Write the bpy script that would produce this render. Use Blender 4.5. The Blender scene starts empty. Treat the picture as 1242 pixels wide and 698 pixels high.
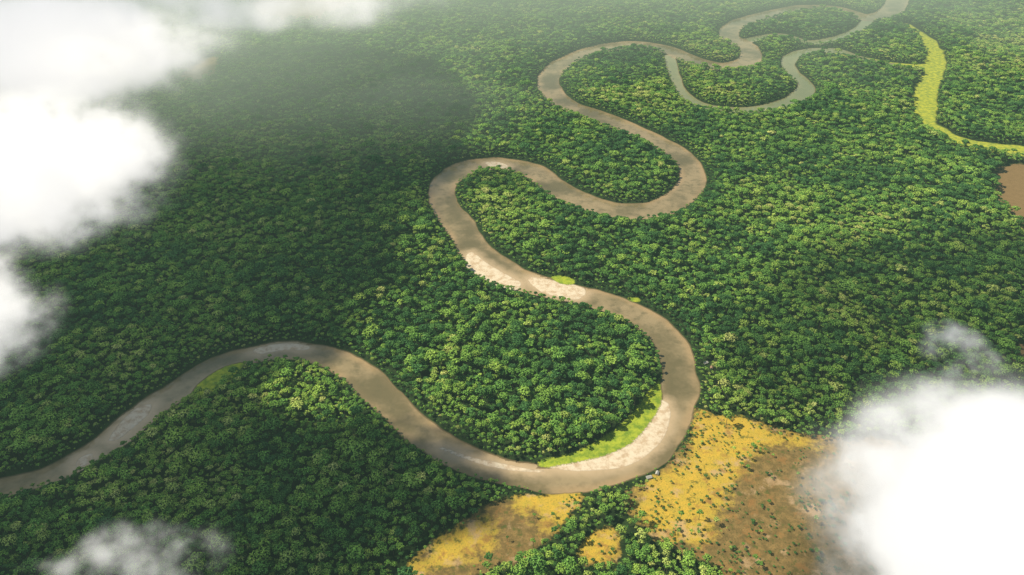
import bpy, bmesh, math, random, time
import numpy as np
from mathutils import Vector, Matrix, Quaternion
T0=time.time()
rng=np.random.default_rng(11); random.seed(5)
scene=bpy.context.scene
# ------------------------------------------------------------------ image pixels to world
H=1200.0; PIT=math.radians(33); F=1000.0
cp,sp=math.cos(PIT),math.sin(PIT)
def pixel_to_plane(px,py,z=0.0):  # px, py are image pixels, projected from the estimated camera
    """image pixel -> metres on the plane z, through the assumed camera"""
    u=(px-621)/F; v=(349-py)/F
    dy=cp+v*sp; dz=-sp+v*cp
    t=(z-H)/dz
    return (u*t,dy*t)
# ------------------------------------------------------------------ noise
_tab=rng.random((256,256)).astype(np.float32)
def vnoise(x,y,s,seed=0):
    x=np.asarray(x)/s+seed*17.3; y=np.asarray(y)/s+seed*9.7
    xi=np.floor(x).astype(int); yi=np.floor(y).astype(int)
    fx=x-xi; fy=y-yi; fx=fx*fx*(3-2*fx); fy=fy*fy*(3-2*fy)
    a=_tab[xi&255,yi&255]; b=_tab[(xi+1)&255,yi&255]; c=_tab[xi&255,(yi+1)&255]; d=_tab[(xi+1)&255,(yi+1)&255]
    return (a*(1-fx)+b*fx)*(1-fy)+(c*(1-fx)+d*fx)*fy
def fbm(x,y,s,o=4,seed=0):
    r=0; a=.5; t=0
    for i in range(o):
        r=r+a*vnoise(x,y,s/2**i,seed+i); t+=a; a*=.5
    return r/t
def sstep(e0,e1,x):
    t=np.clip((x-e0)/(e1-e0),0,1); return t*t*(3-2*t)
def catmull(P,closed=False,step=8.0):
    P=np.array(P,float); n=len(P); out=[]
    rngi=range(n) if closed else range(n-1)
    for i in rngi:
        if closed: p0,p1,p2,p3=P[(i-1)%n],P[i],P[(i+1)%n],P[(i+2)%n]
        else: p0,p1,p2,p3=P[max(i-1,0)],P[i],P[i+1],P[min(i+2,n-1)]
        L=np.hypot(*(p2-p1)[:2]); m=max(2,int(L/step))
        for k in range(m):
            t=k/m
            out.append(0.5*((2*p1)+(-p0+p2)*t+(2*p0-5*p1+4*p2-p3)*t*t+(-p0+3*p1-3*p2+p3)*t**3))
    if not closed: out.append(P[-1])
    return np.array(out)
# ------------------------------------------------------------------ ground features traced in image pixels
RIVER=[(-260,640,28),(-60,608,26),(0,592,25),(50,577,25),(90,560,27),(120,543,30),(150,521,33),(185,492,33),(215,473,31),(250,451,31),(290,433,31),(330,424,31),(370,425,31),(405,434,32),
(435,451,33),(465,480,33),(500,513,33),(540,541,32),(580,560,31),(620,571,31),(670,577,32),(720,572,38),(765,556,42),(800,528,42),(819,495,39),(824,460,37),(815,421,37),(795,395,37),
(760,374,36),(720,360,36),(680,351,37),(640,341,40),(602,325,47),(574,300,46),(556,270,44),(537,243,42),(541,218,43),(568,201,39),(610,197,37),(645,206,41),(670,224,41),(700,240,41),
(745,253,41),(792,253,41),(825,238,41),(841,215,41),(830,192,39),(800,172,39),(760,154,41),(720,138,43),(685,125,45),(666,104,45),(672,84,43),(697,68,41),(732,57,41),(772,53,43),(810,60,43),(845,74,42),(880,80,42),
(908,72,46),(907,57,44),(884,43,46),(895,28,44),(932,17,42),(972,9,42),(1012,10,42),(1050,20,46),(1078,14,50),(1092,-8,50),(1110,-60,50)]
OX=[(812,68,22),(818,90,22),(828,112,20),(850,126,19),(890,132,17),(930,129,20),(965,118,26),(977,103,30),(962,88,28),(955,75,24),(970,63,20),(1010,60,17),(1050,72,15),(1095,80,13)]
OX2=[(905,48,16),(945,42,16),(985,50,13),(1030,40,13),(1055,22,14)]
MARSH=[(1098,30,26),(1122,46,28),(1134,66,26),(1130,90,28),(1121,112,32),(1121,140,32),(1137,158,30),(1165,170,30),(1200,177,30),(1290,188,30)]
MARSH2=[(1134,80,12),(1090,78,16),(1040,70,16),(1000,62,14)]
def line(L,comp=4.5):
    W=[]
    for x,y,w in L:
        X,Y=pixel_to_plane(x,y); W.append((X,Y,w))
    S=catmull(W,step=9)
    t=np.gradient(S[:,:2],axis=0); t/=np.linalg.norm(t,axis=1)[:,None]+1e-9
    k=comp*S[:,1]/1200*np.abs(t[:,0])   # true channel is wider than what shows past bankside vegetation
    S[:,1]-=k; S[:,2]+=k
    return S
river=line(RIVER); ox=np.vstack([line(OX,6),line(OX2,6)]); marsh=np.vstack([line(MARSH,8),line(MARSH2,8)])
def poly(L): return catmull([pixel_to_plane(x,y) for x,y in L],closed=True,step=14)
MEADOW=[poly([(843,492),(866,500),(905,510),(950,520),(1000,531),(1060,532),(1110,548),(1180,600),(1200,690),(1150,770),(1000,790),(900,760),(888,715),(872,690),(840,678),(810,664),(780,645),(762,618),(764,590),(790,576),(815,560),(833,535)]),
 poly([(478,698),(500,676),(530,655),(552,640),(580,612),(612,602),(650,596),(698,595),(700,622),(680,646),(645,668),(615,682),(580,696),(545,706),(505,712)]),
 poly([(700,664),(716,646),(734,640),(754,640),(756,664),(744,682),(716,684)])]
YELLOW=[poly([(843,492),(880,502),(950,518),(1000,533),(985,548),(930,545),(905,565),(875,590),(880,630),(870,668),(800,655),(766,615),(770,590),(800,572),(833,545)]),
 poly([(478,698),(530,655),(560,650),(590,640),(560,690),(505,705)]),
 poly([(640,600),(700,590),(702,622),(660,640)]),
 poly([(700,664),(722,640),(760,636),(758,664),(744,686),(716,686)])]
BARE=[poly([(1206,214),(1250,200),(1330,230),(1320,290),(1250,285),(1222,258)]),
 poly([(1222,425),(1260,415),(1300,470),(1240,455)]),
 poly([(222,96),(238,74),(264,68),(264,88),(242,106)]),
 poly([(300,8),(360,-16),(440,-24),(425,10),(390,26),(350,28),(312,20)])]
SAND=[poly([(802,486),(812,500),(807,527),(785,550),(757,565),(722,570),(690,570),(665,565),(712,554),(748,538),(780,512)]),
 poly([(571,306),(590,320),(612,332),(633,343),(624,352),(602,347),(583,335),(566,320)]),
 poly([(640,337),(668,340),(708,350),(703,362),(682,361),(655,352)]),
 poly([(182,490),(181,500),(160,521),(143,533),(130,534),(148,509),(166,494)]),
 poly([(96,556),(112,550),(108,560),(94,566)]),
 poly([(530,541),(565,551),(598,560),(640,568),(664,569),(655,573),(610,568),(570,559)]),
 poly([(588,197),(600,204),(618,202),(604,196)]),
 poly([(310,423),(345,417),(375,420),(370,424),(345,423),(315,428)])]
GRASS=[poly([(801,458),(803,480),(793,507),(774,530),(746,548),(712,558),(664,567),(654,560),(690,551),(720,538),(748,520),(770,498),(787,474)]),
 poly([(298,440),(282,458),(264,473),(246,483),(230,482),(240,466),(262,450),(282,441)]),
 poly([(668,335),(686,335),(698,341),(692,346),(678,344)]),
 poly([(760,361),(774,361),(777,366),(766,366)])]
HOUSES=[(787,580,.3,10,6),(797,575,1.2,8,5),(856,441,.4,9,6),(863,447,1.3,8,5)]
# ------------------------------------------------------------------ terrain grid
def axis(parts,lo,hi):
    a=[parts[0][0]]
    for s,e,st in parts:
        v=a[-1]
        while v<e-1e-6: v+=st; a.append(v)
    st=parts[-1][2]; 
    while a[-1]<hi: st*=1.5; a.append(a[-1]+st)
    st=parts[0][2]; pre=[]; v=a[0]
    while v>lo: st*=1.5; v-=st; pre.append(v)
    return np.array(pre[::-1]+a)
xs=axis([(-3300,-1300,13),(-1300,1300,7),(1300,3300,13)],-60000,60000)
ys=axis([(560,1800,6.5),(1800,3000,9),(3000,5900,14)],-20000,70000)
GX,GY=np.meshgrid(xs,ys); gx=GX.ravel(); gy=GY.ravel()
def linedist(px,py,S,w0=True):
    out=np.full(len(px),900.0,np.float32)
    lo=S[:,:2].min(0)-160; hi=S[:,:2].max(0)+160
    idx=np.where((px>lo[0])&(px<hi[0])&(py>lo[1])&(py<hi[1]))[0]
    sx=S[:,0].astype(np.float32);sy=S[:,1].astype(np.float32);w=S[:,2].astype(np.float32)
    for i in range(0,len(idx),3000):
        j=idx[i:i+3000]
        d=np.sqrt((px[j,None].astype(np.float32)-sx)**2+(py[j,None].astype(np.float32)-sy)**2)-w
        out[j]=d.min(1)
    return out
def polysd(px,py,Ps,noise=0,seed=0):
    """positive inside"""
    out=np.full(len(px),-900.0)
    for Q in Ps:
        lo=Q.min(0)-90; hi=Q.max(0)+90
        idx=np.where((px>lo[0])&(px<hi[0])&(py>lo[1])&(py<hi[1]))[0]
        if not len(idx): continue
        A=Q; B=np.roll(Q,-1,axis=0)
        for i in range(0,len(idx),4000):
            j=idx[i:i+4000]; x=px[j,None]; y=py[j,None]
            ex=B[:,0]-A[:,0]; ey=B[:,1]-A[:,1]
            t=np.clip(((x-A[:,0])*ex+(y-A[:,1])*ey)/(ex*ex+ey*ey+1e-9),0,1)
            d=np.sqrt(((A[:,0]+t*ex-x)**2+(A[:,1]+t*ey-y)**2).min(1))
            c=((A[:,1]>y)!=(B[:,1]>y))&(x<ex*(y-A[:,1])/(ey+1e-12)+A[:,0])
            ins=(c.sum(1)%2)==1
            out[j]=np.maximum(out[j],np.where(ins,d,-d))
    if noise: out=out+(fbm(px,py,90,4,seed)-.5)*noise
    return out
wob=(fbm(gx,gy,80,4,3)-.5)*20
sd_r=linedist(gx,gy,river)+wob
sd_o=linedist(gx,gy,ox)+wob*.8
sd_m=linedist(gx,gy,marsh)+wob*1.8
sd_w=np.minimum(sd_r,sd_o)
me=polysd(gx,gy,MEADOW,46,4); ye=polysd(gx,gy,YELLOW,110,5); ba=polysd(gx,gy,BARE,90,6)
sa=polysd(gx,gy,SAND,13,7)+2; gr=polysd(gx,gy,GRASS,12,8)
WL=-1.6
gz=np.clip(WL+sd_w*0.22,-6,0)
gz=np.maximum(gz,np.clip(WL+sa*0.07,-6,-0.9))
gz=np.maximum(gz,np.clip(WL+0.3+gr*0.12,-6,-0.3))
gz=gz+np.where(sd_w>12,(fbm(gx,gy,300,3,9)-.5)*1.5*np.clip((sd_w-12)/60,0,1),0)
gz=gz.astype(float)
def grid_mesh(name,zs,attrs):
    ny,nx=GX.shape
    v=np.empty((nx*ny,3),np.float32); v[:,0]=gx; v[:,1]=gy; v[:,2]=zs
    i=np.arange(nx*ny).reshape(ny,nx)
    f=np.stack([i[:-1,:-1],i[:-1,1:],i[1:,1:],i[1:,:-1]],-1).reshape(-1,4)
    m=bpy.data.meshes.new(name)
    m.vertices.add(len(v)); m.vertices.foreach_set('co',v.ravel())
    m.loops.add(f.size); m.loops.foreach_set('vertex_index',f.ravel().astype(np.int32))
    m.polygons.add(len(f)); m.polygons.foreach_set('loop_start',np.arange(0,f.size,4,dtype=np.int32))
    m.polygons.foreach_set('use_smooth',np.ones(len(f),bool))
    m.update(calc_edges=True)
    for k,a in attrs.items():
        at=m.attributes.new(k,'FLOAT','POINT'); at.data.foreach_set('value',np.asarray(a,np.float32))
    o=bpy.data.objects.new(name,m); scene.collection.objects.link(o); return o
# ------------------------------------------------------------------ material helpers
def newmat(name):
    m=bpy.data.materials.new(name); m.use_nodes=True; nt=m.node_tree; nt.nodes.clear()
    return m,nt
def N(nt,t,inp=None,**kw):
    n=nt.nodes.new(t)
    for k,v in kw.items(): setattr(n,k,v)
    if inp:
        for k,v in inp.items():
            s=n.inputs[k]
            if isinstance(v,bpy.types.NodeSocket): nt.links.new(v,s)
            else: s.default_value=v
    return n
def math_(nt,op,a,b=0.0,clamp=False):
    n=N(nt,'ShaderNodeMath',{0:a,1:b},operation=op); n.use_clamp=clamp; return n.outputs[0]
def mixc(nt,f,a,b):
    n=nt.nodes.new('ShaderNodeMix'); n.data_type='RGBA'
    for s,v in ((n.inputs[0],f),(n.inputs[6],a),(n.inputs[7],b)):
        if isinstance(v,bpy.types.NodeSocket): nt.links.new(v,s)
        else: s.default_value=v if not isinstance(v,tuple) else (*v,1)[:4]
    return n.outputs[2]
def noise(nt,vec,scale,detail=4,rough=.55):
    return N(nt,'ShaderNodeTexNoise',{'Vector':vec,'Scale':scale,'Detail':detail,'Roughness':rough}).outputs['Fac']
def mrange(nt,v,a,b,c=0.,d=1.):
    return N(nt,'ShaderNodeMapRange',{0:v,1:a,2:b,3:c,4:d},interpolation_type='SMOOTHSTEP').outputs[0]
def attr(nt,name,t='GEOMETRY'):
    return N(nt,'ShaderNodeAttribute',attribute_name=name,attribute_type=t).outputs['Fac']
def out(nt,s=None,v=None):
    o=nt.nodes.new('ShaderNodeOutputMaterial')
    if s: nt.links.new(s,o.inputs['Surface'])
    if v: nt.links.new(v,o.inputs['Volume'])
# ground
gm,nt=newmat('ground_soil_and_grass')
pos=N(nt,'ShaderNodeNewGeometry').outputs['Position']
nB=noise(nt,pos,.06,5,.65); nC=noise(nt,pos,.3,3,.6)
col=mixc(nt,mrange(nt,nB,.35,.65),(.014,.028,.012),(.035,.065,.02))
meadow=mrange(nt,math_(nt,'ADD',attr(nt,'meadow'),math_(nt,'MULTIPLY',math_(nt,'SUBTRACT',nB,.5),40)),-4,6)
brown=mixc(nt,mrange(nt,nB,.35,.68),(.17,.12,.045),(.32,.21,.08))
brown=mixc(nt,mrange(nt,nC,.5,.75),brown,(.11,.11,.035))
yel=mixc(nt,mrange(nt,nB,.3,.7),(.70,.45,.06),(.52,.39,.06))
yel=mixc(nt,mrange(nt,nC,.54,.72),yel,(.25,.23,.05))
yf=mrange(nt,math_(nt,'ADD',attr(nt,'yellow'),math_(nt,'MULTIPLY',math_(nt,'SUBTRACT',nB,.5),120)),-22,22)
mc=mixc(nt,yf,brown,yel)
pinkish=mrange(nt,noise(nt,pos,.018,5,.65),.54,.66)
mc=mixc(nt,math_(nt,'MULTIPLY',pinkish,.7),mc,(.56,.38,.22))
rust=mrange(nt,noise(nt,pos,.027,5,.7),.53,.66)
mc=mixc(nt,math_(nt,'MULTIPLY',rust,.75),mc,(.34,.18,.06))
dk=mrange(nt,noise(nt,pos,.045,4,.7),.55,.66)
mc=mixc(nt,math_(nt,'MULTIPLY',dk,.8),mc,(.10,.12,.03))
col=mixc(nt,meadow,col,mc)
bare=mrange(nt,math_(nt,'ADD',attr(nt,'bare'),math_(nt,'MULTIPLY',math_(nt,'SUBTRACT',nB,.5),60)),-8,12)
col=mixc(nt,bare,col,mixc(nt,nB,(.2,.13,.06),(.32,.21,.1)))
mar=mrange(nt,attr(nt,'marsh'),6,-6)
col=mixc(nt,mar,col,mixc(nt,mrange(nt,nB,.35,.65),(.55,.56,.06),(.25,.33,.06)))
grs=mrange(nt,math_(nt,'ADD',attr(nt,'grass'),math_(nt,'MULTIPLY',math_(nt,'SUBTRACT',nC,.5),14)),-3,3)
col=mixc(nt,grs,col,mixc(nt,mrange(nt,nB,.35,.65),(.46,.53,.05),(.19,.30,.035)))
shore=math_(nt,'MULTIPLY',mrange(nt,attr(nt,'water'),5,0),math_(nt,'SUBTRACT',1.,grs))
col=mixc(nt,shore,col,(.22,.16,.09))
snd=mrange(nt,attr(nt,'sand'),-3,3)
snd=math_(nt,'MULTIPLY',snd,math_(nt,'SUBTRACT',1.,grs))
col=mixc(nt,snd,col,mixc(nt,mrange(nt,nB,.4,.68),(.82,.70,.54),(.60,.44,.29)))
bs=N(nt,'ShaderNodeBump',{'Strength':.6,'Distance':1.5,'Height':nC})
b=N(nt,'ShaderNodeBsdfPrincipled',{'Base Color':col,'Roughness':.95,'Specular IOR Level':.1,'Normal':bs.outputs[0]})
out(nt,b.outputs[0])
ground=grid_mesh('ground',gz,dict(meadow=me,yellow=ye,bare=ba,marsh=sd_m,grass=gr,sand=sa,water=sd_w))
ground.data.materials.append(gm)
# water
wm,nt=newmat('muddy_river_water')
pos=N(nt,'ShaderNodeNewGeometry').outputs['Position']
n1=noise(nt,pos,.005,5,.62); n2=noise(nt,pos,.035,5,.65)
col=mixc(nt,mrange(nt,n1,.38,.62),(.175,.145,.075),(.39,.30,.175))  # mud tones; the broad paler patches also paint in sun glints
col=mixc(nt,mrange(nt,n2,.45,.7,0,.65),col,(.15,.13,.068))
edge=mrange(nt,attr(nt,'rw'),-24,-2)
col=mixc(nt,math_(nt,'MULTIPLY',edge,mrange(nt,n1,.4,.6,.1,.7)),col,(.48,.33,.18))
sh=mrange(nt,math_(nt,'ADD',attr(nt,'sand'),math_(nt,'MULTIPLY',math_(nt,'SUBTRACT',n2,.5),40)),-34,6)
col=mixc(nt,math_(nt,'MULTIPLY',sh,.85),col,(.64,.48,.31))
oxf=mrange(nt,attr(nt,'ox'),30,60,1,0)
col=mixc(nt,math_(nt,'MULTIPLY',oxf,.7),col,(.26,.31,.16))
r=N(nt,'ShaderNodeBump',{'Strength':.3,'Distance':.4,'Height':noise(nt,pos,.35,5,.7)})
b=N(nt,'ShaderNodeBsdfPrincipled',{'Base Color':col,'Roughness':.1,'IOR':1.42,'Normal':r.outputs[0]})
out(nt,b.outputs[0])
oxonly=np.where(sd_r<8,900,sd_o+30)
water=grid_mesh('river',np.full(len(gx),WL),dict(sand=np.maximum(sa,np.where(gr>-30,gr-20,-900)),ox=oxonly,rw=sd_w)); water.data.materials.append(wm)
print('terrain',time.time()-T0)
# ------------------------------------------------------------------ trees
bark,nt=newmat('tree_bark')
pos=N(nt,'ShaderNodeNewGeometry').outputs['Position']
out(nt,N(nt,'ShaderNodeBsdfPrincipled',{'Base Color':mixc(nt,noise(nt,pos,2.),(.10,.075,.05),(.2,.17,.13)),'Roughness':.9}).outputs[0])
def leafmat(name,A,B,C,D):
    m,nt=newmat(name)
    tint=attr(nt,'tint','INSTANCER'); cl=attr(nt,'clump')
    r=N(nt,'ShaderNodeValToRGB',{0:tint}); e=r.color_ramp.elements
    e[0].position=.03; e[0].color=(*A,1); e[1].position=1.; e[1].color=(*D,1)
    x=e.new(.32); x.color=(*B,1)
    x=e.new(.66); x.color=(*C,1)
    v=math_(nt,'ADD',math_(nt,'MULTIPLY',cl,1.2),.45)
    hs=N(nt,'ShaderNodeHueSaturation',{'Color':r.outputs[0],'Value':v,'Saturation':1.})
    d=N(nt,'ShaderNodeBsdfDiffuse',{'Color':hs.outputs[0]})
    tr=N(nt,'ShaderNodeBsdfTranslucent',{'Color':hs.outputs[0]})
    mx=N(nt,'ShaderNodeMixShader',{0:.17,1:d.outputs[0],2:tr.outputs[0]})
    out(nt,mx.outputs[0]); return m
leaf=leafmat('rainforest_foliage',(.085,.215,.070),(.24,.47,.095),(.44,.63,.12),(.68,.72,.24))
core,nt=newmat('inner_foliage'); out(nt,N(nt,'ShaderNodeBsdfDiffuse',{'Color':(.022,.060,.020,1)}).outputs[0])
def cyl(V,Fc,M,C,p,q,r0,r1,n=6):
    p=Vector(p);q=Vector(q); ax=(q-p).normalized(); a=ax.orthogonal().normalized(); b=ax.cross(a); s=len(V)
    for c,r in ((p,r0),(q,r1)):
        for i in range(n):
            th=2*math.pi*i/n; V.append(tuple(c+(a*math.cos(th)+b*math.sin(th))*r)); C.append(.5)
    for i in range(n):
        Fc.append((s+i,s+(i+1)%n,s+n+(i+1)%n,s+n+i)); M.append(0)
ICO=bmesh.new(); bmesh.ops.create_icosphere(ICO,subdivisions=1,radius=1)
ICOV=[tuple(v.co) for v in ICO.verts]; ICOF=[tuple(v.index for v in f.verts) for f in ICO.faces]; ICO.free()
def make_tree(name,seed,R,Ht,flat,lobes,nleaf,lsz):
    r=random.Random(seed); V=[];Fc=[];M=[];C=[]
    ch=R*flat; base=Ht-ch*1.15
    cyl(V,Fc,M,C,(0,0,-1),(r.uniform(-.4,.4),r.uniform(-.4,.4),base),.55,.3)
    L=[]
    for i in range(lobes):
        if i==0: a,rad=r.uniform(0,6),R*.12
        else:
            a=2.4*i+r.uniform(-.5,.5); rad=R*math.sqrt(min(.72,(i+.5)/lobes*.74))*r.uniform(.85,1.1)
        rad=min(rad,R*.86)
        lr=R*r.uniform(.22,.38)
        z=base+ch*(.95*math.sqrt(max(0,1-(rad/R)**2)))*r.uniform(.85,1.08)-lr*.35
        L.append((rad*math.cos(a),rad*math.sin(a),z,lr,r.uniform(0,1)))
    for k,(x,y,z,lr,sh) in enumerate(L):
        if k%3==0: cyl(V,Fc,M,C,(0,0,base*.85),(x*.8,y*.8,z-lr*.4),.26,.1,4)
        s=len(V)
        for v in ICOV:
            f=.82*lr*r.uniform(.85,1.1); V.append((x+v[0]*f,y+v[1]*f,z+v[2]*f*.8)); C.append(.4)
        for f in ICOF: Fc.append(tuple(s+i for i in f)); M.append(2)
        for j in range(nleaf):
            while True:
                d=Vector((r.gauss(0,1),r.gauss(0,1),r.gauss(.5,1))).normalized()
                if d.z>-.3: break
            p=Vector((x,y,z))+Vector((d.x,d.y,d.z*.82))*lr*r.uniform(.8,1.15)
            n=(d+Vector((r.gauss(0,.25),r.gauss(0,.25),r.gauss(.05,.25)))).normalized()
            a=n.orthogonal().normalized(); a.rotate(Quaternion(n,r.uniform(0,6.28))); b=n.cross(a)
            sz=lsz*r.uniform(.55,1.2); s=len(V); c=min(1,max(0,.28+.42*sh+r.uniform(-.25,.32)))
            V.extend([tuple(p-a*sz),tuple(p-b*sz*.8+n*sz*.15),tuple(p+a*sz*.9),tuple(p+b*sz*.8+n*sz*.15)]); C.extend([c]*4)
            Fc.append((s,s+1,s+2,s+3)); M.append(1)
    m=bpy.data.meshes.new(name); m.from_pydata(V,[],Fc)
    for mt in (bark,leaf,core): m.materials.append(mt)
    m.polygons.foreach_set('material_index',M)
    at=m.attributes.new('clump','FLOAT','POINT'); at.data.foreach_set('value',C)
    return bpy.data.objects.new(name,m)
def make_palm(name,seed):
    r=random.Random(seed); V=[];Fc=[];M=[];C=[]
    cyl(V,Fc,M,C,(0,0,-1),(.5,.2,15),.28,.2)
    for i in range(16):
        a=i*2.4; el=r.uniform(.1,1.1); l=r.uniform(4,5.2)
        prev=Vector((.5,.2,15)); d=Vector((math.cos(a)*math.cos(el),math.sin(a)*math.cos(el),math.sin(el)))
        side=Vector((-math.sin(a),math.cos(a),0)); s=len(V)
        for k in range(5):
            w=(.25,.7,.75,.5,.1)[k]
            V.extend([tuple(prev-side*w-Vector((0,0,.2*w))),tuple(prev+side*w-Vector((0,0,.2*w)))]); C.extend([.6]*2)
            prev=prev+d*l/4; d=(d+Vector((0,0,-.33))).normalized()
        for k in range(4): q=s+2*k; Fc.append((q,q+1,q+3,q+2)); M.append(1)
    m=bpy.data.meshes.new(name); m.from_pydata(V,[],Fc)
    for mt in (bark,leaf,core): m.materials.append(mt)
    m.polygons.foreach_set('material_index',M)
    at=m.attributes.new('clump','FLOAT','POINT'); at.data.foreach_set('value',C)
    return bpy.data.objects.new(name,m)
species=bpy.data.collections.new('rainforest_tree_species')
V_=[('a_canopy_tree',1,6.3,20,.8,12,20,.85),('b_canopy_tree',2,7.0,21,.68,14,20,.88),('c_canopy_tree',3,5.4,20,1.0,10,20,.8),('d_canopy_tree',4,8.4,27,.58,18,20,.95),
    ('e_canopy_tree',5,4.9,15,.95,9,20,.8),('f_canopy_tree',6,6.6,23,.9,13,20,.85)]
for a in V_: species.objects.link(make_tree(*a))
species.objects.link(make_palm('g_palm_tree',9))
def gsample(A,x,y):
    A=A.reshape(GX.shape)
    i=np.clip(np.searchsorted(xs,x)-1,0,len(xs)-2); j=np.clip(np.searchsorted(ys,y)-1,0,len(ys)-2)
    fx=(x-xs[i])/(xs[i+1]-xs[i]); fy=(y-ys[j])/(ys[j+1]-ys[j])
    return (A[j,i]*(1-fx)+A[j,i+1]*fx)*(1-fy)+(A[j+1,i]*(1-fx)+A[j+1,i+1]*fx)*fy
def jitter(x0,x1,y0,y1,s):
    X,Y=np.meshgrid(np.arange(x0,x1,s),np.arange(y0,y1,s*.87)); X=X+(np.arange(X.shape[0])%2)[:,None]*s/2
    X=X.ravel()+rng.uniform(-.48,.48,X.size)*s; Y=Y.ravel()+rng.uniform(-.48,.48,Y.size)*s
    return X,Y
def scatter(name,x,y,z,scl,variant,tint,coll):
    m=bpy.data.meshes.new(name); n=len(x)
    m.vertices.add(n); m.vertices.foreach_set('co',np.stack([x,y,z],1).astype(np.float32).ravel())
    def A(k,t,f,v): a=m.attributes.new(k,t,'POINT'); a.data.foreach_set(f,v)
    rot=np.zeros((n,3),np.float32); rot[:,2]=rng.uniform(0,6.283,n); rot[:,0]=rng.normal(0,.05,n)
    A('rot','FLOAT_VECTOR','vector',rot.ravel()); A('scl','FLOAT_VECTOR','vector',scl.astype(np.float32).ravel())
    A('variant','INT','value',variant.astype(np.int32)); A('tint','FLOAT','value',tint.astype(np.float32))
    o=bpy.data.objects.new(name,m); scene.collection.objects.link(o)
    g=bpy.data.node_groups.new(name+'_instancer','GeometryNodeTree')
    g.interface.new_socket('Geometry',in_out='INPUT',socket_type='NodeSocketGeometry')
    g.interface.new_socket('Geometry',in_out='OUTPUT',socket_type='NodeSocketGeometry')
    gi=g.nodes.new('NodeGroupInput'); go=g.nodes.new('NodeGroupOutput')
    ci=g.nodes.new('GeometryNodeCollectionInfo'); ci.inputs['Collection'].default_value=coll
    ci.inputs['Separate Children'].default_value=True; ci.inputs['Reset Children'].default_value=True
    ip=g.nodes.new('GeometryNodeInstanceOnPoints'); ip.inputs['Pick Instance'].default_value=True
    def NA(k,t):
        q=g.nodes.new('GeometryNodeInputNamedAttribute'); q.data_type=t; q.inputs[0].default_value=k; return q.outputs['Attribute']
    L=g.links.new
    L(gi.outputs[0],ip.inputs['Points']); L(ci.outputs[0],ip.inputs['Instance'])
    L(NA('variant','INT'),ip.inputs['Instance Index']); L(NA('rot','FLOAT_VECTOR'),ip.inputs['Rotation']); L(NA('scl','FLOAT_VECTOR'),ip.inputs['Scale'])
    L(ip.outputs[0],go.inputs[0])
    md=o.modifiers.new('instances','NODES'); md.node_group=g
    return o
x,y=jitter(-3800,3800,620,6000,10.8)
keep=np.abs(x)<(560+y*0.68); x=x[keep];y=y[keep]
w=gsample(sd_w,x,y); mm=gsample(me,x,y); ss=gsample(sa,x,y); gg=gsample(gr,x,y); bb=gsample(ba,x,y); mk=gsample(sd_m,x,y)
mm=mm+(fbm(x,y,45,3,21)-.5)*50
keep=(w>2.5)&(mm<3)&(ss<2)&(gg<1)&(mk>2)&(bb+(fbm(x,y,60,3,22)-.5)*60<2)
keep|=(mm>=3)&(w>6)&(gg<0)&(rng.random(len(x))<.02+.45*(fbm(x,y,70,3,55)>.63))
for h in HOUSES:
    hx,hy=pixel_to_plane(h[0],h[1])
    keep&=(np.hypot(x-hx,(y-hy+7)*.8)>12)
x=x[keep];y=y[keep];w=w[keep];mm=mm[keep];mk=mk[keep];gg=gg[keep];n=len(x)
z=gsample(gz,x,y)
s=np.exp(rng.normal(-.08,.32,n))*(.75+.55*fbm(x,y,130,3,30)); s=np.where(w<45,np.minimum(s,1.15),s); s*=.5+.5*sstep(0,45,w)
s*=.6+.4*sstep(0,40,-mm); s*=.6+.4*sstep(0,40,mk)
big=rng.random(n)<.06; s=np.where(big&(w>40)&(mm<-30),s*1.35,s)
scl=np.stack([s*rng.uniform(.9,1.12,n),s*rng.uniform(.9,1.12,n),np.minimum(s*rng.uniform(.85,1.2,n),1.7)],1)
var=rng.integers(0,6,n); var=np.where(rng.random(n)<.015,6,var)
reg=fbm(x,y,520,4,61)-.5
tint=np.clip(rng.beta(1.5,2.9,n)*.95+(fbm(x,y,110,3,31)-.5)*.8+reg*.7+np.where(rng.random(n)<.03,.3,0),0,1)
scatter('rainforest_trees',x,y,z,scl,var,tint,species)
print('trees',n,time.time()-T0)
# shrubs of the savanna
x,y=jitter(100,1500,560,1400,9)
mm=gsample(me,x,y); w=gsample(sd_w,x,y)
k=(mm>3)&(w>5)&(rng.random(len(x))<.07+.35*(fbm(x,y,60,3,41)>.56)); x=x[k];y=y[k];n=len(x)
s=rng.uniform(.15,.55,n); scatter('savanna_shrubs',x,y,gsample(gz,x,y)-1.5,np.stack([s,s,s*.7],1),rng.integers(0,5,n),rng.uniform(.0,.18,n),species)
# ------------------------------------------------------------------ houses
def simple(name,c,rough=.8):
    m,nt=newmat(name); pos=N(nt,'ShaderNodeNewGeometry').outputs['Position']
    out(nt,N(nt,'ShaderNodeBsdfPrincipled',{'Base Color':mixc(nt,noise(nt,pos,1.2,4),tuple(v*.8 for v in c),c),'Roughness':rough}).outputs[0]); return m
mw=simple('limewashed_wall',(.62,.60,.54)); mr1=simple('zinc_roof',(.55,.54,.50),.6); mr2=simple('rusty_roof',(.45,.28,.18)); md_=simple('dark_timber',(.07,.05,.035))
def obj(name,V,Fc,mat,parent):
    m=bpy.data.meshes.new(name); m.from_pydata(V,[],Fc); m.materials.append(mat)
    o=bpy.data.objects.new(name,m); scene.collection.objects.link(o); o.parent=parent; return o
def box(x0,x1,y0,y1,z0,z1):
    return [(x0,y0,z0),(x1,y0,z0),(x1,y1,z0),(x0,y1,z0),(x0,y0,z1),(x1,y0,z1),(x1,y1,z1),(x0,y1,z1)],[(3,2,1,0),(4,5,6,7),(0,1,5,4),(1,2,6,5),(2,3,7,6),(3,0,4,7)]
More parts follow.
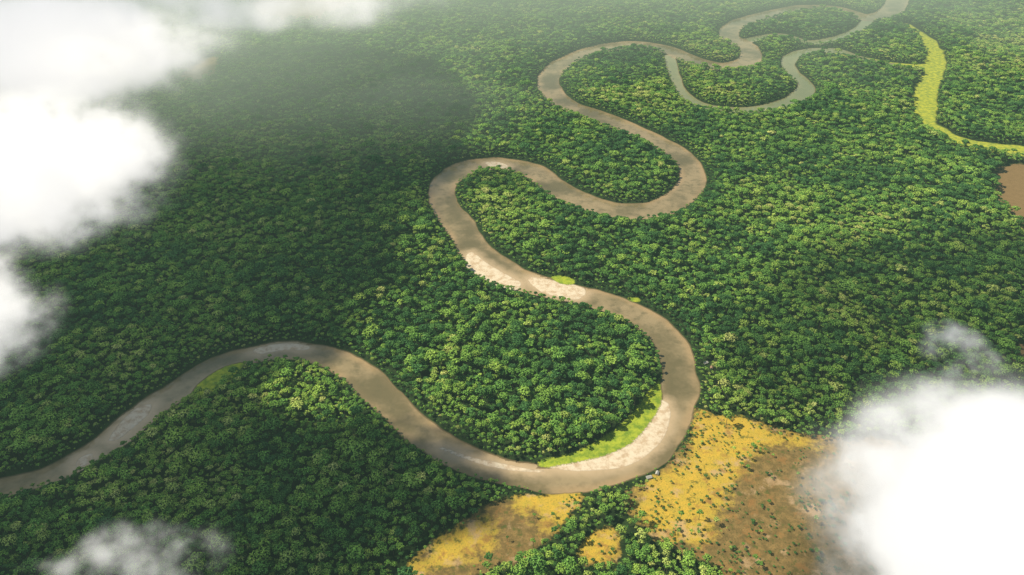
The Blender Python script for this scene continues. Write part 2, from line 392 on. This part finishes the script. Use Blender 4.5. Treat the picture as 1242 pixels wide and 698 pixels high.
def house(px,py,rot,l=11,wd=7,roof=None):
    X,Y=pixel_to_plane(px,py); e=bpy.data.objects.new('riverside_house',None); scene.collection.objects.link(e)
    e.location=(X,Y,max(-.6,float(gsample(gz,np.array([X]),np.array([Y]))[0]))); e.rotation_euler=(0,0,rot)
    a,b=l/2,wd/2
    V=[(-a,-b,-1),(a,-b,-1),(a,b,-1),(-a,b,-1),(-a,-b,3),(a,-b,3),(a,b,3),(-a,b,3),(-a,0,5),(a,0,5)]
    obj('walls',V,[(0,1,5,4),(2,3,7,6),(1,2,6,9,5),(3,0,4,8,7)],mw,e)
    A,B=a+.8,b+.9; zt=5.15; ze=2.7
    V=[(-A,-B,ze),(A,-B,ze),(A,0,zt),(-A,0,zt),(A,B,ze),(-A,B,ze),(-A,-B,ze+.15),(A,-B,ze+.15),(A,0,zt+.15),(-A,0,zt+.15),(A,B,ze+.15),(-A,B,ze+.15)]
    obj('roof',V,[(0,3,2,1),(3,5,4,2),(6,7,8,9),(9,8,10,11),(0,1,7,6),(4,5,11,10),(0,6,9,3),(3,9,11,5),(1,2,8,7),(2,4,10,8)],roof or mr1,e)
    obj('door',*box(-.5,.5,-b-.06,-b+.02,0,2.1),md_,e)
    for i,q in enumerate((-a*.6,a*.6)): obj('window_%d'%i,*box(q-.6,q+.6,-b-.05,-b+.02,1,2.1),md_,e)
for i,h in enumerate(HOUSES):
    house(*h,roof=mr2 if i%4==3 else mr1)
# ------------------------------------------------------------------ sun, sky
EL=math.radians(50); AZ=math.radians(-82)
S=Vector((math.cos(EL)*math.sin(AZ),math.cos(EL)*math.cos(AZ),math.sin(EL)))
sd=bpy.data.lights.new('sun','SUN'); sd.energy=5.0; sd.angle=math.radians(.53); sd.color=(1,.90,.68)
so=bpy.data.objects.new('sun',sd); scene.collection.objects.link(so); so.rotation_euler=S.to_track_quat('Z','Y').to_euler(); so.location=S*5000
wd=bpy.data.worlds.new('World'); scene.world=wd; wd.use_nodes=True; nt=wd.node_tree; nt.nodes.clear()
sky=nt.nodes.new('ShaderNodeTexSky'); sky.sky_type='NISHITA'; sky.sun_disc=False; sky.sun_elevation=EL; sky.sun_rotation=AZ%(2*math.pi); sky.altitude=0
bg=N(nt,'ShaderNodeBackground',{'Color':sky.outputs[0],'Strength':.07}); ow=nt.nodes.new('ShaderNodeOutputWorld'); nt.links.new(bg.outputs[0],ow.inputs[0])
# ------------------------------------------------------------------ haze
def hazemat(name,sig,c):
    m,nt=newmat(name)
    a=N(nt,'ShaderNodeVolumeAbsorption',{'Color':(0,0,0,1),'Density':sig}); e=N(nt,'ShaderNodeEmission',{'Color':(*c,1),'Strength':sig})  # no scattering here: emission stands in for light scattered by the vapour
    out(nt,None,N(nt,'ShaderNodeAddShader',{0:a.outputs[0],1:e.outputs[0]}).outputs[0]); return m
hm=hazemat('humid_air_glow',6e-5,(.34,.54,.43))
obj('atmospheric_haze',*box(-40000,40000,-15000,50000,-20,600),hm,None)
def slab(name,X,Y,t,base,mat,thr,below=.25):
    act=t>thr
    ok=act[:-1,:-1]|act[1:,:-1]|act[:-1,1:]|act[1:,1:]
    top={};bot={};V=[];Fc=[]
    def vt(D,j,i,z):
        if (j,i) not in D: D[(j,i)]=len(V); V.append((X[j,i],Y[j,i],z))
        return D[(j,i)]
    ny,nx=ok.shape
    for j in range(ny):
        for i in range(nx):
            if not ok[j,i]: continue
            cs=[(j,i),(j,i+1),(j+1,i+1),(j+1,i)]
            a=[vt(top,*c,base+max(t[c],.5)) for c in cs]; b=[vt(bot,*c,base-max(t[c],.5)*below) for c in cs]
            Fc.append(tuple(a)); Fc.append(tuple(b[::-1]))
            for k,(dj,di) in enumerate([(-1,0),(0,1),(1,0),(0,-1)]):
                jj,ii=j+dj,i+di
                if jj<0 or ii<0 or jj>=ny or ii>=nx or not ok[jj,ii]:
                    p,q=k,(k+1)%4; Fc.append((b[p],b[q],a[q],a[p]))
    return obj(name,V,Fc,mat,None)
def outline_cloud(name,Q,base,thick,fall,mat,seed,step=36,rough=.6):
    lo=Q.min(0)-80;hi=Q.max(0)+80
    ax=np.arange(lo[0],hi[0],step);ay=np.arange(lo[1],hi[1],step)
    X,Y=np.meshgrid(ax,ay); d=polysd(X.ravel(),Y.ravel(),[Q]).reshape(X.shape)
    d=d+(fbm(X,Y,260,5,seed)-.45)*2*fall*rough
    t=thick*sstep(0,fall,d)*(.55+.9*fbm(X,Y,220,4,seed+3))
    return slab(name,X,Y,t,base,mat,thick*.004)
# low mist lying over the distant forest, denser to the west; its emission imitates lit haze
h2=hazemat('thin_mist_glow',1.0e-3,(.54,.62,.47))
X,Y=np.meshgrid(np.arange(-9000,9001,150),np.arange(1500,16000,150))
g_=Y*.9-X*.35+(fbm(X,Y,900,4,71)-.5)*1100
slab('mist_bank',X,Y,430*sstep(2500,5000,g_)*(.7+.6*fbm(X,Y,700,3,72)),30,h2,3,below=0)
cm=hazemat('shadow_cloud_vapour',.012,(.14,.15,.16))  # faint emission replaces sunlight scattered through these clouds
ALT=2300.0
def shadow_deck(pts,seed,thick=330,fall=90):  # added clouds above the view, outlined so their shadows fall on traced areas
    off=S*(ALT/S.z)
    Q=catmull([(pixel_to_plane(*p)[0]+off.x,pixel_to_plane(*p)[1]+off.y) for p in pts],closed=True,step=60)
    return outline_cloud('cloud',Q,ALT,thick,fall,cm,seed)
shadow_deck([(-300,640),(-350,300),(-100,150),(150,110),(330,60),(490,75),(530,125),(490,190),(450,235),(420,290),(395,335),(340,395),(290,430),(215,480),(140,545),(40,600),(-100,640)],80)
shadow_deck([(-150,600),(40,590),(140,535),(220,490),(300,485),(345,530),(362,600),(365,690),(330,760),(60,800),(-200,780)],84,330,70)
shadow_deck([(960,650),(1010,600),(1100,570),(1300,520),(1400,700),(1300,820),(1000,800)],88,80,90)
shadow_deck([(880,370),(980,300),(1150,280),(1400,260),(1500,420),(1350,540),(1050,530),(900,500),(850,440)],90,45,160)
# ------------------------------------------------------------------ visible cumulus
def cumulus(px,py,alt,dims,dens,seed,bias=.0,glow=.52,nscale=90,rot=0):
    X,Y=pixel_to_plane(px,py,alt)
    m,nt=newmat('glowing_cloud_vapour')
    oc=N(nt,'ShaderNodeTexCoord').outputs['Object']; pos=N(nt,'ShaderNodeNewGeometry').outputs['Position']
    ln=N(nt,'ShaderNodeVectorMath',{0:oc},operation='LENGTH').outputs['Value']
    mp=N(nt,'ShaderNodeMapping',{'Vector':pos,'Location':(seed*13.7,seed*5.1,0),'Scale':(1/nscale,1/nscale,1.15/nscale)}).outputs[0]
    nz=noise(nt,mp,1.0,5,.62)
    v=math_(nt,'SUBTRACT',math_(nt,'ADD',math_(nt,'MULTIPLY',nz,3.6),bias-.3),math_(nt,'ADD',math_(nt,'MULTIPLY',math_(nt,'MULTIPLY',ln,ln),1.2),.9))
    v=math_(nt,'MULTIPLY',v,.9,True)
    edge=mrange(nt,ln,.55,1.0,1,0); v=math_(nt,'MULTIPLY',v,edge)
    d=math_(nt,'MULTIPLY',math_(nt,'MULTIPLY',v,v),dens)
    sc=N(nt,'ShaderNodeVolumeScatter',{'Color':(1,1,1,1),'Density':d,'Anisotropy':.2})
    em=N(nt,'ShaderNodeEmission',{'Color':(1,.985,.95,1),'Strength':math_(nt,'MULTIPLY',d,glow)})  # emission stands in for sunlight scattered many times inside the cloud
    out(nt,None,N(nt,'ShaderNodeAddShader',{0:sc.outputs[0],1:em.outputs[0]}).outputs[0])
    m.cycles.volume_step_rate=.8
    bm=bmesh.new(); bmesh.ops.create_icosphere(bm,subdivisions=2,radius=1.05); me_=bpy.data.meshes.new('cloud'); bm.to_mesh(me_); bm.free(); me_.materials.append(m)
    o=bpy.data.objects.new('cloud',me_); scene.collection.objects.link(o); o.location=(X,Y,alt); o.scale=dims; o.rotation_euler=(0,0,rot)
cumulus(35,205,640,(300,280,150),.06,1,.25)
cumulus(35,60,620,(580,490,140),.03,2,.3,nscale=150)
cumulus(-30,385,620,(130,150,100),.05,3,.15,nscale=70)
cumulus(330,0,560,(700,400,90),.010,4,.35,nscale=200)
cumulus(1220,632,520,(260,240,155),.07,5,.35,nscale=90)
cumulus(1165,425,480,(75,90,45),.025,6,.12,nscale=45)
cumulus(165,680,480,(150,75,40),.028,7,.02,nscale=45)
# ------------------------------------------------------------------ camera
cam=bpy.data.cameras.new('camera'); co=bpy.data.objects.new('camera',cam); scene.collection.objects.link(co)
cam.sensor_width=36; cam.lens=36*F/1242; cam.clip_start=1; cam.clip_end=150000
co.location=(0,0,H); co.rotation_euler=(math.radians(90)-PIT,0,0); scene.camera=co
scene.view_settings.view_transform='Standard'; scene.view_settings.look='None'; scene.view_settings.exposure=0
print('done',time.time()-T0)
